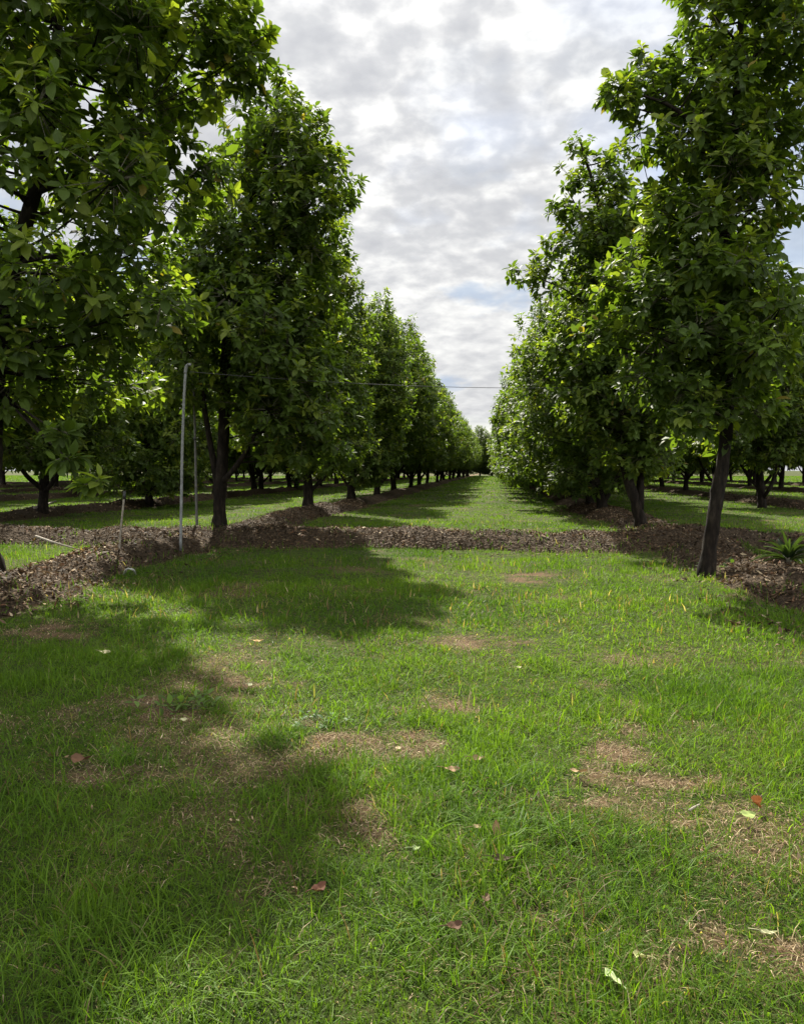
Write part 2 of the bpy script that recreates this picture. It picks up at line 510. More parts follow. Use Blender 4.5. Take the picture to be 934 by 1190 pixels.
# longer tufts of fresh grass among the lawn
def tufts(n, y0, y1, count, h0, h1, w, lean=.85):
    y = rng.uniform(y0, y1, n); x = -.117 * y + rng.uniform(-1, 1, n) * (.6 * y + .5)
    k = (mulch_at(x, y) < -.05) & (bare(x, y) < .28) & (fbm(x * .8, y * .8, 3, 83) > .46)
    x, y = x[k], y[k]
    xs = np.repeat(x, count) + rng.normal(0, .035, len(x) * count); ys = np.repeat(y, count) + rng.normal(0, .035, len(x) * count)
    c, st = grass_colors(xs, ys, np.zeros(len(xs)))
    c[st] = np.array([.06, .11, .015])
    c = c * .65 + np.array([.075, .14, .026]) * .38
    h = rng.uniform(h0, h1, len(xs)) * np.repeat(rng.uniform(.6, 1.2, len(x)), count)
    blades(GB, xs, ys, h, w * rng.uniform(.7, 1.3, len(xs)), np.abs(rng.normal(lean, .35, len(xs))), c, 3)


def matted(y0, y1, dens, h0, h1, w):
    n = int((y1 - y0) * (1.24 * y1 + 2) * dens)
    y = rng.uniform(y0, y1, n); x = -.117 * y + rng.uniform(-1, 1, n) * (.62 * y1 + 1)
    k = (np.abs(x + .117 * y) < .62 * y + 1) & (mulch_at(x, y) < -.04) & (rng.random(n) > 1.7 * bare(x, y)) & (rng.random(n) < .25 + 1.3 * np.clip(fbm(x * 1.9, y * 1.9, 3, 99) - .35, 0, 1) * 2)
    x, y = x[k], y[k]; c, st = grass_colors(x, y, np.zeros(len(x)))
    blades(GB, x, y, rng.uniform(h0, h1, len(x)), w * rng.uniform(.6, 1.3, len(x)), np.abs(rng.normal(1.05, .35, len(x))), c * np.where(st, .62, 1.12)[:, None], 3)


matted(1.6, 3.4, 2600, .08, .2, .0042)
matted(3.4, 6.5, 1500, .08, .19, .005)
matted(6.5, 12, 420, .08, .17, .0075)
tufts(420, 1.7, 5, 18, .07, .19, .005)
tufts(150, 1.7, 3.4, 9, .16, .34, .0075, 1.0)
tufts(900, 5, 14, 12, .05, .13, .008)
# grass growing up the flanks of the ridges
y = rng.uniform(5, 24, 60000); x = rng.uniform(-12, 11, 60000)
m = mulch_at(x, y); k = (m > -.09) & (m < .07 + .34 * np.clip((fbm(x * 1.3, y * 1.3, 3, 97) - .5) * 5, 0, 1)) & (rng.random(60000) < .7)
c, _ = grass_colors(x[k], y[k], np.full(k.sum(), .15))
blades(GB, x[k], y[k], rng.uniform(.06, .16, k.sum()), np.full(k.sum(), .012), np.abs(rng.normal(.5, .3, k.sum())), c, True, surf(x[k], y[k]))
n = 5000
y = rng.uniform(10.5, 14.5, n); x = rng.uniform(4.3, 6.6, n)
k = (fbm(x * 1.1, y * 1.1, 3, 91) > .47)
x, y = x[k], y[k]; c, _ = grass_colors(x, y, np.full(len(x), .2))
blades(GB, x, y, rng.uniform(.06, .22, len(x)), np.full(len(x), .011), np.abs(rng.normal(.7, .35, len(x))), c * .85, True, surf(x, y))
tag(obj('grass', GB.mesh('grass', [M_GRASS], smooth=False)), 'short green lawn grass covering the orchard aisle', 'grass', kind='stuff')

# dry straw lying on the bare patches and loose litter on the turf
SB = Buf()
n = 90000
y = rng.uniform(1.7, 13, n); x = -.117 * y + rng.uniform(-1, 1, n) * (.62 * y + .8)
d = bare(x, y); k = (rng.random(n) < np.clip(d - .1, .004, .9)) & (mulch_at(x, y) < 0)
x, y = x[k], y[k]
chips(SB, np.stack([x, y, base_h(x, y)], 1), .022, 0, .002, dead_colors(len(x)) * 1.5 + .02)
n = 150000
y = rng.uniform(1.7, 11, n); x = -.117 * y + rng.uniform(-1, 1, n) * (.62 * y + .8)
d = bare(x, y); k = (rng.random(n) < np.clip(d * 1.3 - .1, .02, .95)) & (mulch_at(x, y) < 0)
x, y = x[k], y[k]
pal = np.array([(.28, .215, .115), (.18, .13, .07), (.36, .29, .17), (.23, .155, .085)])
blades(SB, x, y, rng.uniform(.03, .12, len(x)), np.full(len(x), .003), rng.uniform(1.0, 1.6, len(x)), pal[rng.integers(0, 4, len(x))] * rng.uniform(.7, 1.2, (len(x), 1)), True)
tag(obj('dry_straw', SB.mesh('dry_straw', [M_CHIP], smooth=False)), 'dry brown straw and crumbs on the bare lawn patches', 'straw', kind='stuff')


# ------------------------------------------------------------------ trees
def rosette_leaves(buf, p, d, nleaf, size, detail, tint, mat=0):
    """leaf whorls at twig tips: p (n,3) positions, d (n,3) directions, tint (n,3) colour"""
    n = len(p); k = nleaf
    ref = np.where(np.abs(d[:, 2:3]) < .9, np.array([[0, 0, 1.0]]), np.array([[1.0, 0, 0]]))
    a = np.cross(d, ref); a /= np.linalg.norm(a, axis=1)[:, None]
    b = np.cross(d, a)
    th = (np.arange(k)[None] * 2.399 + rng.uniform(0, 6.28, (n, 1)) + rng.normal(0, .2, (n, k)))
    el = np.linspace(.55, 1.65, k)[None] + rng.normal(0, .2, (n, k))        # angle away from the twig
    lat = np.cos(th)[..., None] * a[:, None] + np.sin(th)[..., None] * b[:, None]
    ax = np.cos(el)[..., None] * d[:, None] + np.sin(el)[..., None] * lat
    ax[..., 2] -= .22 + .15 * rng.random((n, k))                             # droop
    ax /= np.linalg.norm(ax, axis=2)[..., None]
    up = d[:, None] * .6 + np.array([0, 0, .8]) + rng.normal(0, .28, (n, k, 3))
    sd = np.cross(ax, up); sd /= np.linalg.norm(sd, axis=2)[..., None] + 1e-9
    nr = np.cross(sd, ax)
    L = size * rng.uniform(.45, 1.2, (n, k)); W = L * rng.uniform(.21, .31, (n, k))
    base = p[:, None] - d[:, None] * (np.linspace(0, .5, k)[None, :, None] * size * .7)
    c = tint[:, None] * rng.uniform(.72, 1.3, (n, k, 1))
    yel = rng.random((n, k)) < .005
    c[yel] = np.array([.16, .13, .025])
    base = base.reshape(-1, 3); ax = ax.reshape(-1, 3); sd = sd.reshape(-1, 3); nr = nr.reshape(-1, 3)
    L = L.reshape(-1); W = W.reshape(-1); c = c.reshape(-1, 3); m = len(L)
    curl = rng.uniform(.05, .32, m); fold = rng.uniform(.1, .55, m)

    def pt(u, w, kk):
        return base + ax * (u * L)[:, None] + sd * (w * W)[:, None] + nr * (kk)[:, None]
    if detail >= 2:
        z1 = -curl * L * .12; z2 = -curl * L * .42; z3 = -curl * L
        v = np.stack([pt(.06, 0, 0 * L), pt(.38, -.9, z1 + fold * W * .6), pt(.38, 0, z1), pt(.38, .9, z1 + fold * W * .6),
                      pt(.7, -.85, z2 + fold * W * .6), pt(.7, 0, z2), pt(.7, .85, z2 + fold * W * .6), pt(1, 0, z3)], 1)
        o = np.arange(m)[:, None] * 8
        tr = np.concatenate([o + np.array(f) for f in ([0, 2, 1], [0, 3, 2], [4, 5, 7], [5, 6, 7])])
        qd = np.concatenate([o + np.array(f) for f in ([1, 2, 5, 4], [2, 3, 6, 5])])
        buf.add(v.reshape(-1, 3), tr, qd, np.repeat(c, 8, 0), mat)
    else:
        v = np.stack([pt(.05, 0, 0 * L), pt(.52, -1, fold * W * .5 - curl * L * .2), pt(.55, 0, -curl * L * .25), pt(.52, 1, fold * W * .5 - curl * L * .2), pt(1, 0, -curl * L)], 1)
        o = np.arange(m)[:, None] * 5
        tr = np.concatenate([o + np.array(f) for f in ([0, 2, 1], [0, 3, 2], [1, 2, 4], [2, 3, 4])])
        buf.add(v.reshape(-1, 3), tr, None, np.repeat(c, 5, 0), mat)


def prism_twigs(buf, a, b, r, mat):
    n = len(a)
    d = b - a; d /= np.linalg.norm(d, axis=1)[:, None] + 1e-9
    u = np.cross(d, np.array([.3, .2, 1.0])); u /= np.linalg.norm(u, axis=1)[:, None] + 1e-9
    w = np.cross(d, u)
    vs = []
    for p, k in ((a, 1.0), (b, .6)):
        for t in (0, 2.094, 4.189):
            vs.append(p + (u * math.cos(t) + w * math.sin(t)) * r * k)
    v = np.stack(vs, 1); o = np.arange(n)[:, None] * 6
    q = np.concatenate([o + np.array(f) for f in ([0, 1, 4, 3], [1, 2, 5, 4], [2, 0, 3, 5])])
    buf.add(v.reshape(-1, 3), None, q, (.07, .06, .04), mat)


LEAF_DARK = np.array([.042, .068, .012]); LEAF_MID = np.array([.076, .116, .017]); LEAF_NEW = np.array([.15, .185, .026])


def make_tree(seed, trunk_pts, r0, limbs, env, nclump, nros, nleaf, leaf, detail, csize=.62, extra=(), reject=None, newness=.18, sides=12, min_d=.62, skel_min=.5):
    """trunk_pts: points in tree space (base at origin). env: rows (z, cx, cy, r). Returns trunk mesh, limb meshes, crown mesh."""
    global rng
    keep_rng = rng; rng = np.random.default_rng(seed)
    tp = smooth_path(trunk_pts, max(14, int(len(trunk_pts) * 9)))
    ht = tp[-1, 2]
    t = np.linspace(0, 1, len(tp))
    rad = r0 * (1 - t) ** .62 * .92 + .015
    rad = rad * (1 + .42 * np.exp(-np.maximum(tp[:, 2], 0) / .13))
    tp2 = tp.copy(); tp2[0, 2] -= .25
    tb = Buf(); tube(tb, tp2, rad, sides, rough=.26, seed=seed)
    skel = [(p, r) for p, r in zip(tp, rad) if p[2] > skel_min]
    limb_meshes = []
    for pts, r in limbs:
        lp = smooth_path(pts, 20)
        lr = r * (1 - np.linspace(0, 1, 20)) ** .75 * .92 + .007
        lb = Buf(); tube(lb, lp, lr, 9, rough=.12, seed=seed + 3)
        limb_meshes.append(lb.mesh('limb', [M_BARK]))
        skel += list(zip(lp, lr))
    SP = np.array([s[0] for s in skel]); SR = np.array([s[1] for s in skel])
    env = np.array(sorted(env)); zs = env[:, 0]
    zz = np.linspace(zs[0], zs[-1], 200); rr = np.interp(zz, zs, env[:, 3]) ** 1.3 + .15
    cdf = np.cumsum(rr); cdf /= cdf[-1]
    C = []; S = []
    for e in extra:
        C.append(np.array(e[:3], float)); S.append(e[3])
    tries = 0
    while len(C) < nclump + len(extra) and tries < nclump * 40:
        tries += 1
        z = np.interp(rng.random(), cdf, zz)
        R = np.interp(z, zs, env[:, 3]); cx = np.interp(z, zs, env[:, 1]); cy = np.interp(z, zs, env[:, 2])
        ang = rng.uniform(0, 2 * np.pi)
        lump = .62 + .72 * fbm(np.array([math.cos(ang) * 1.5 + 5]), np.array([math.sin(ang) * 1.5 + z * .8]), 2, seed)[0]
        f = math.sqrt(rng.uniform(.12, 1.0)) * lump
        s = csize * rng.uniform(.7, 1.15)
        rad_in = max(R * f - s * .45, 0.0)
        p = np.array([cx + math.cos(ang) * rad_in, cy + math.sin(ang) * rad_in, z])
        if reject is not None and reject(p): continue
        if C and np.min(np.sum((np.array(C) - p) ** 2, 1)) < min_d ** 2: continue
        C.append(p); S.append(s)
    cb = Buf()
    for ci, (c, s) in enumerate(zip(C, S)):
        # a branch from the skeleton, leaving below the clump
        dd = np.linalg.norm(SP - c, axis=1) + np.where(SP[:, 2] > c[2] - .15 * np.linalg.norm(SP[:, :2] - c[:2], axis=1), 3.0, 0) + .6 * np.maximum(0, c[2] - 1.3 - SP[:, 2]) * 0
        j = int(np.argmin(dd)); a = SP[j]; L = np.linalg.norm(c - a)
        if L > .25:
            mid = a * .5 + c * .5 + np.array([rng.normal(0, .08), rng.normal(0, .08), -.06 * L + rng.normal(0, .06)]) * 1.0
            tt = np.linspace(0, 1, 6)[:, None]
            bp = (1 - tt) ** 2 * a + 2 * tt * (1 - tt) * mid + tt ** 2 * c
            rb = min(SR[j] * .6, .012 + .014 * L, .03 if L < 1.6 else .02)
            tube(tb, bp, np.linspace(rb, .008, 6), 5, cap=False)
        n = max(4, int(nros * (s / csize) ** 1.4 * rng.uniform(.8, 1.2)))
        v = rng.normal(size=(n, 3)); v /= np.linalg.norm(v, axis=1)[:, None]
        rr_ = rng.uniform(.35, 1.0, (n, 1)) ** .6
        P = c + v * rr_ * s * np.array([1, 1, .85])
        # axis of the tree at this height
        cx = np.interp(c[2], zs, env[:, 1]); cy = np.interp(c[2], zs, env[:, 2])
        outw = c - np.array([cx, cy, c[2] - .3]); outw /= np.linalg.norm(outw) + 1e-6
        D = v * .8 + outw * .45 + np.array([0, 0, .55]) + rng.normal(0, .2, (n, 3)); D /= np.linalg.norm(D, axis=1)[:, None]
        prism_twigs(cb, c + (P - c) * .25, P, .006, 1)
        tone = np.clip(rng.normal(.42, .22, (n, 1)) + rng.normal(0, .16), 0, 1)
        tint = LEAF_DARK * (1 - tone) + LEAF_MID * tone
        nw = (rng.random((n, 1)) < newness) * rng.uniform(.3, 1.0, (n, 1))
        tint = tint * (1 - nw) + LEAF_NEW * nw
        rosette_leaves(cb, P, D, nleaf, leaf, detail, tint, 0)
    out = (tb.mesh('trunk', [M_BARK]), limb_meshes, cb.mesh('crown', [M_LEAF, M_TWIG], smooth=False))
    rng = keep_rng
    return out


def plant_tree(name, meshes, loc, label, group, rz=0.0, scale=None):
    e = obj(name, None, None, loc, rz, scale)
    e.empty_display_size = .3
    tag(e, label, 'tree', group)
    obj('trunk', meshes[0], e)
    for m in meshes[1]:
        obj('limb', m, e)
    obj('crown', meshes[2], e)
    return e


GROUP_L = 'tall trees along the left of the aisle'; GROUP_R = 'tall trees along the right of the aisle'


def hero(base, trunk_px, r0, limbs_px, env_px, **kw):
    """measured tree: pixel columns turned into metres at the tree's own distance"""
    Yb = base[1]
    def loc(px, py, dy=0.0):
        return at_depth(px, py, Yb + dy) - base
    tp = [np.zeros(3)] + [loc(*p) for p in trunk_px]
    limbs = [([loc(*p) for p in pts], r) for pts, r in limbs_px]
    env = []
    for py, xl, xr in env_px:
        a = loc(xl, py); b = loc(xr, py)
        env.append((a[2], (a[0] + b[0]) / 2, 0.0, (b[0] - a[0]) / 2))
    ex = []
    for e in kw.pop('extra_px', []):
        px, py, s = e[:3]; dy = e[3] if len(e) > 3 else 0.0
        ex.append((*loc(px, py, dy), s))
    rej = None
    holes = kw.pop('holes_px', [])
    if holes:
        def rej(p, holes=holes):
            x, y_ = to_px(p + base)
            return any(((x - h_[0]) / h_[2]) ** 2 + ((y_ - h_[1]) / h_[3]) ** 2 < 1 and (len(h_) < 5 or p[1] < h_[4]) for h_ in holes)
    return make_tree(trunk_pts=tp, r0=r0, limbs=limbs, env=env, extra=ex, reject=rej, **kw)


# -- near tree right of the aisle
b = on_ground(820, 667, .06)
R1 = hero(b, [(827, 610), (836, 555), (846, 490, .05), (843, 420, .1), (836, 350, .1), (843, 270, .05), (852, 170), (858, 60), (866, -70)], .096,
          [([(846, 470), (862, 430, -.2), (885, 395, -.5), (905, 360, -.8)], .06),
           ([(838, 340), (815, 300, .2), (790, 262, .5), (760, 230, .7)], .06),
           ([(846, 240), (880, 200, .3), (915, 165, .6), (950, 120, .8)], .06),
           ([(848, 200), (815, 150, -.3), (775, 120, -.5), (735, 108, -.6)], .05)],
          [(-150, 840, 890), (-70, 800, 935), (0, 785, 950), (60, 782, 965), (110, 755, 960), (160, 735, 945), (210, 732, 930), (260, 722, 915), (310, 708, 905), (360, 700, 930), (410, 700, 925), (450, 715, 905), (490, 750, 880), (505, 800, 870)],
          extra_px=[(728, 105, .42, -.4), (716, 118, .3, -.6), (752, 82, .4), (760, 110, .4, -.3), (745, 165, .4), (905, 335, .35, -.6), (925, 180, .4), (700, 330, .35), (690, 395, .4)],
          holes_px=[(905, 290, 30, 44), (925, 240, 20, 64), (930, 310, 24, 34), (805, 45, 20, 24), (745, 205, 12, 16), (775, 150, 10, 14), (900, 130, 16, 20), (720, 260, 12, 18), (800, 175, 9, 12), (885, 60, 14, 16), (842, 430, 28, 90, .35), (838, 330, 20, 90, .25)],
          seed=101, nclump=112, nros=27, nleaf=10, leaf=.185, detail=2, csize=.54, min_d=.56, newness=.2, sides=16, skel_min=1.9)
plant_tree('orchard_tree', R1, b, 'nearest tree on the right with bare dark leaning trunk', GROUP_R)

# -- second tree on the right, forked low
b = on_ground(745, 608, .30)
R2 = hero(b, [(737, 580), (727, 553), (722, 520), (719, 450), (714, 380), (706, 300), (694, 230), (674, 165)], .125,
          [([(743, 592), (744, 555, .15), (741, 515, .3), (750, 450, .4), (765, 380, .5)], .10),
           ([(714, 390), (690, 360, -.3), (655, 335, -.5), (612, 318, -.6)], .032),
           ([(706, 300), (690, 270), (670, 240), (655, 215)], .022)],
          [(150, 664, 684), (180, 650, 715), (215, 652, 735), (260, 655, 770), (310, 650, 790), (350, 640, 800), (400, 628, 805), (450, 630, 805), (500, 660, 800), (540, 690, 770)],
          extra_px=[(607, 318, .45, -.4), (625, 305, .4, -.4), (640, 330, .5, -.3), (672, 172, .4), (662, 205, .45), (655, 240, .45), (690, 200, .55), (702, 250, .6, -.4), (680, 262, .55, -.5), (722, 230, .55), (714, 182, .42), (668, 290, .55, -.6), (645, 285, .4), (735, 270, .6, -.6)],
          seed=202, nclump=230, nros=26, nleaf=9, leaf=.21, detail=2, csize=.62, min_d=.6, newness=.2, skel_min=1.6)
plant_tree('orchard_tree', R2, b, 'low forked tree behind the cross ridge, second on the right', GROUP_R)

# -- third tree on the right
b = on_ground(700, 590, .28)
R3 = hero(b, [(697, 575), (690, 555), (688, 520), (690, 450), (695, 380), (690, 320)], .16,
          [([(700, 585), (712, 565), (722, 545), (735, 500)], .1)],
          [(285, 660, 720), (330, 640, 760), (380, 622, 790), (430, 597, 805), (480, 600, 810), (530, 640, 800), (562, 655, 745)],
          extra_px=[(672, 560, .4, -.5), (655, 548, .5, -.8), (690, 545, .4, -1.0)],
          seed=303, nclump=200, nros=22, nleaf=8, leaf=.22, detail=1, csize=.66, min_d=.58, newness=.2)
plant_tree('orchard_tree', R3, b, 'tree with V-shaped stem and low skirt, third on the right', GROUP_R)

# -- nearest tree on the left, trunk at the frame edge
b = np.array([-6.65, 9.6, .3])
LB = hero(b, [(-18, 600), (-9, 540), (-6, 440), (2, 360), (20, 290), (42, 225), (58, 140), (68, 30), (82, -90)], .135,
          [([(42, 225), (85, 205, -.3), (120, 175, -.3), (165, 130, -.4)], .034),
           ([(20, 290), (70, 300, .6), (130, 290, 1.0), (180, 270, 1.2)], .04),
           ([(60, 120), (100, 70, .2), (150, 30, .4), (210, 0, .5)], .05)],
          [(-170, 30, 130), (-100, -60, 205), (-30, -100, 262), (30, -110, 286), (70, -120, 280), (120, -120, 255), (180, -100, 230), (250, -100, 225), (300, -100, 222), (350, -110, 208), (400, -110, 180), (440, -100, 140), (475, -90, 80)],
          extra_px=[(70, 500, .15, -1.5), (78, 530, .13, -1.5), (108, 562, .14, -1.6), (285, 55, .5), (270, 30, .5), (262, 95, .5), (245, 20, .6), (275, 75, .45), (188, 350, .5, -.6)],
          holes_px=[(98, 225, 34, 72), (70, 265, 34, 40), (20, 215, 36, 70), (90, 115, 34, 40), (185, 5, 34, 26), (52, 190, 24, 60, -.2), (20, 20, 30, 30)],
          seed=404, nclump=120, nros=20, nleaf=10, leaf=.21, detail=2, csize=.58, min_d=.6, newness=.22, skel_min=2.4)
plant_tree('orchard_tree', LB, b, 'huge near tree filling the upper left corner', GROUP_L)

# -- second tree on the left
b = on_ground(255, 611, .34)
LA = hero(b, [(255, 585), (256, 560), (261, 500), (262, 420), (268, 340), (288, 250), (308, 170), (326, 95)], .142,
          [([(253, 565), (245, 520, -.1), (237, 470, -.2), (230, 410, -.2), (226, 350)], .08),
           ([(257, 562), (270, 548, -.2), (288, 523, -.3), (303, 490, -.4), (325, 440, -.5)], .07)],
          [(66, 318, 342), (95, 296, 352), (130, 272, 372), (165, 255, 402), (200, 240, 402), (240, 225, 402), (290, 205, 394), (340, 190, 400), (390, 190, 412), (440, 195, 414), (480, 215, 408), (520, 300, 400)],
          extra_px=[(328, 90, .35), (332, 118, .38), (345, 125, .3), (365, 175, .45), (385, 190, .45), (395, 235, .45), (372, 160, .4), (340, 160, .3)],
          holes_px=[(322, 192, 15, 20), (352, 112, 13, 24), (298, 112, 14, 22), (385, 140, 16, 20), (256, 520, 50, 60, .7), (250, 440, 34, 60, -.3), (410, 255, 14, 16), (418, 330, 14, 16), (215, 520, 20, 30), (320, 545, 40, 18)],
          seed=505, nclump=240, nros=27, nleaf=9, leaf=.21, detail=2, csize=.66, min_d=.64, newness=.18, skel_min=1.5)
plant_tree('orchard_tree', LA, b, 'three-stemmed tree behind the tall leaning pole', GROUP_L)

b = on_ground(358, 588, .33)
L3 = hero(b, [(358, 565), (358, 540), (364, 480), (372, 400), (385, 320), (395, 260)], .17,
          [([(360, 572), (375, 556), (392, 540), (405, 510)], .08)],
          [(238, 392, 402), (270, 370, 412), (320, 345, 425), (370, 325, 432), (420, 315, 436), (470, 315, 436), (520, 325, 425), (545, 345, 400)],
          seed=606, nclump=210, nros=23, nleaf=8, leaf=.22, detail=1, csize=.68, min_d=.58, newness=.2)
plant_tree('orchard_tree', L3, b, 'third tree on the left with a bent side limb', GROUP_L)

b = on_ground(408, 579, .33)
L4 = hero(b, [(408, 565), (409, 550), (413, 500), (422, 430), (438, 370)], .17,
          [([(410, 568), (420, 558), (428, 545), (432, 520)], .09), ([(406, 566), (398, 556), (390, 540)], .07)],
          [(345, 436, 450), (375, 410, 464), (410, 392, 474), (450, 385, 478), (500, 382, 472), (545, 390, 462), (556, 400, 440)],
          seed=707, nclump=190, nros=22, nleaf=8, leaf=.23, detail=1, csize=.7, min_d=.6, newness=.22)
plant_tree('orchard_tree', L4, b, 'fourth tree on the left, dividing low into three stems', GROUP_L)


# -- the kinds that repeat
def variant(seed, h, r, zb, lean, forks):
    r_ = random.Random(seed)
    tp = [(0, 0, 0), (lean * .2, 0, h * .12), (lean * .5, .05, h * .3), (lean * .3, -.1, h * .55), (lean * .6, .1, h * .8), (lean * .5, 0, h * .97)]
    limbs = []
    a0 = r_.uniform(0, 6.28)
    for k in range(forks):
        a = a0 + k * 2.1 + r_.uniform(-.3, .3); z0 = r_.uniform(.35, .8)
        limbs.append(([(0, 0, z0), (math.cos(a) * .5, math.sin(a) * .5, z0 + .45), (math.cos(a) * 1.0, math.sin(a) * 1.0, z0 + 1.3), (math.cos(a) * 1.4, math.sin(a) * 1.4, z0 + 2.6)], r_.uniform(.07, .1)))
    env = [(zb, 0, 0, r * .6), (zb + .6, 0, 0, r * .92), (h * .35, 0, 0, r), (h * .55, .1, 0, r * .95), (h * .75, .1, 0, r * .72), (h * .9, .1, 0, r * .4), (h, .1, 0, .15)]
    ex = []
    for k in range(3):                                   # upright leading shoots above the rounded mass
        a = r_.uniform(0, 6.28); q = r_.uniform(.5, 1.3); hh = h * r_.uniform(.86, 1.0)
        limbs.append(([(lean * .4, 0, h * .45), (math.cos(a) * q * .6, math.sin(a) * q * .6, h * .65), (math.cos(a) * q, math.sin(a) * q, hh)], .045))
        ex += [(math.cos(a) * q, math.sin(a) * q, hh, .42), (math.cos(a) * q + .1, math.sin(a) * q, hh - .55, .5), (math.cos(a) * q - .1, math.sin(a) * q + .15, hh - 1.1, .6)]
    return make_tree(seed, tp, .16, limbs, env, 180, 25, 8, .26, 1, csize=.82, min_d=.72, newness=.2, sides=9, extra=ex)


V = [variant(11, 9.6, 3.4, 1.7, .5, 2), variant(22, 10.0, 3.3, .75, -.4, 1), variant(33, 9.0, 3.5, .7, .3, 3), variant(44, 9.6, 3.2, 2.2, -.6, 3), variant(55, 9.2, 3.3, 2.15, .7, 2)]
prnd = random.Random(5)


def repeat(x, y, label, group, k=None, s=None, rz=None):
    k = (0, 3, 4)[prnd.randrange(3)] if k is None else k
    x += prnd.uniform(-.3, .3); y += prnd.uniform(-.5, .5)
    s = prnd.uniform(.98, 1.2) if s is None else s
    z = float(surf(x, y)) - .02
    return plant_tree('orchard_tree', V[k], (x, y, z), label, group, prnd.uniform(0, 6.28) if rz is None else rz, (s, s, s * prnd.uniform(.94, 1.06)))


GF_L, GF_R = 'small far trees down the left of the aisle', 'small far trees down the right of the aisle'
LAB_L = ['fifth tree on the left, just past the low three-stemmed one', 'sixth tree on the left, halfway down the row']
y = 43.6; k = 0
while y < 205:
    repeat(-6.35, y, LAB_L[k] if k < 2 else 'small far tree in the row lining the left of the aisle', GROUP_L if k < 2 else GF_L)
    y += 8.6; k += 1
LAB_R = ['fourth tree on the right, half hidden by the third', 'fifth tree on the right, just beyond the half hidden fourth']
y = 32.5; k = 0
while y < 205:
    repeat(3.85, y, LAB_R[k] if k < 2 else 'small far tree in the row lining the right of the aisle', GROUP_R if k < 2 else GF_R, k=1 + k % 2, s=(1.0 if k < 2 else None))
    y += 7.3; k += 1
GB_L, GB_R = 'background trees in the rows behind the left row', 'background trees in the rows behind the right row'
p = on_ground(40, 591, .3); repeat(p[0], p[1], 'small V-forked background tree at the left edge of the photo', GB_L, k=0, rz=1.2)
p = on_ground(168, 581, .3); repeat(p[0], p[1], 'straight background tree between the short stake and tall pole', GB_L, k=1, rz=2.0)
for xr, y0 in ((-15.7, 17.0), (-15.7, 42.8), (-25.1, 35.0), (-34.5, 50.0), (-43.9, 65.0), (-53.3, 80.0)):
    y = y0
    while y < 150:
        if not (xr == -15.7 and 20 < y < 40):
            repeat(xr, y, 'background tree in a row beyond the left row', GB_L)
        y += 8.6
p = on_ground(888, 583, .25); repeat(p[0], p[1], 'dark forked background tree beside the near right trunk', GB_R, k=3, rz=.4)
for xr, y0 in ((13.2, 40.5), (22.6, 49.0), (32.0, 70.0)):
    y = y0
    while y < 150:
        repeat(xr, y, 'background tree in a row beyond the right row', GB_R)
        y += 7.6
x = -70
while x < 66:
    mid = abs(x) < 14
    repeat(x, 206 + (x * 7 % 3), 'tiny tree closing the far end of the orchard', 'trees closing the far end', k=1 + int(x * 3) % 2, s=(1.32 if mid else 1.1))
    x += 3.2 if mid else 5.0

# ------------------------------------------------------------------ poles, wire, sticks
b = on_ground(210, 628, .26)
def lp(px, py, dy=0.0, b=b): return at_depth(px, py, b[1] + dy) - b
e = tag(obj('pole', None, None, b), 'tall pale grey pole leaning on the mulch ridge', 'pole')
B = Buf(); tube(B, smooth_path([lp(210, 640), lp(211, 580), lp(212, 520), lp(214, 460), lp(216, 430)], 24), np.linspace(.027, .024, 24), 10)
obj('shaft', B.mesh('shaft', [M_PIPE]), e)
B = Buf(); tube(B, smooth_path([lp(215.5, 434), lp(216.5, 426), lp(219, 423), lp(222, 424)], 10), .029, 10)
obj('bent_tip', B.mesh('bent_tip', [M_PIPE]), e)
top = b + lp(221, 432)

b2 = on_ground(229, 612, .30)
e = tag(obj('pole', None, None, b2), 'thin dark pole standing behind the tall pale pole', 'pole')
B = Buf()
q0 = np.zeros(3) - [0, 0, .2]; q1 = at_depth(227, 510, b2[1] - .4) - b2; q2 = at_depth(225, 447, b2[1] - .7) - b2
tube(B, smooth_path([q0, q1, q2], 20), np.linspace(.032, .022, 20), 8)
obj('shaft', B.mesh('shaft', [M_DARKPIPE]), e)
B = Buf(); tube(B, [q1 + [-.01, 0, -.03], q1 + [-.01, 0, .04]], .038, 8)
obj('collar', B.mesh('collar', [M_CAP]), e)

b3 = on_ground(138.5, 644, .22)
def ls(px, py, dy=0.0): return at_depth(px, py, b3[1] + dy) - b3
e = tag(obj('stake', None, None, b3), 'short pale stake with dark cap on the left ridge', 'stake')
B = Buf(); tube(B, smooth_path([ls(138, 652), ls(141, 610), ls(144.5, 578)], 12), .016, 8)
obj('shaft', B.mesh('shaft', [M_STICK]), e)
B = Buf(); tube(B, [ls(144.4, 580), ls(144.7, 576), ls(145.2, 571)], [.023, .025, .02], 8)
obj('cap', B.mesh('cap', [M_CAP]), e)

# overhead wire from the tall pole to the second tree on the right
end = at_depth(722, 449, on_ground(745, 608, .30)[1])
t = np.linspace(0, 1, 40)[:, None]
w = top * (1 - t) + end * t; w[:, 2] -= (.14 * 4 * t * (1 - t))[:, 0]
B = Buf(); tube(B, w, .0062, 6)
tag(obj('overhead_wire', B.mesh('overhead_wire', [M_WIRE])), 'thin dark wire strung across the aisle between pole and tree', 'wire')


def stick(pts, r, label, name='fallen_stick', mat=M_STICK):
    B = Buf(); pts = np.array(pts); o = pts.mean(0)
    tube(B, smooth_path(pts - o, 14), np.linspace(r, r * .6, 14), 7, rough=.15)
    return tag(obj(name, B.mesh(name, [mat]), None, o), label, 'stick', 'sticks lying on the ground' if name == 'fallen_stick' else None)


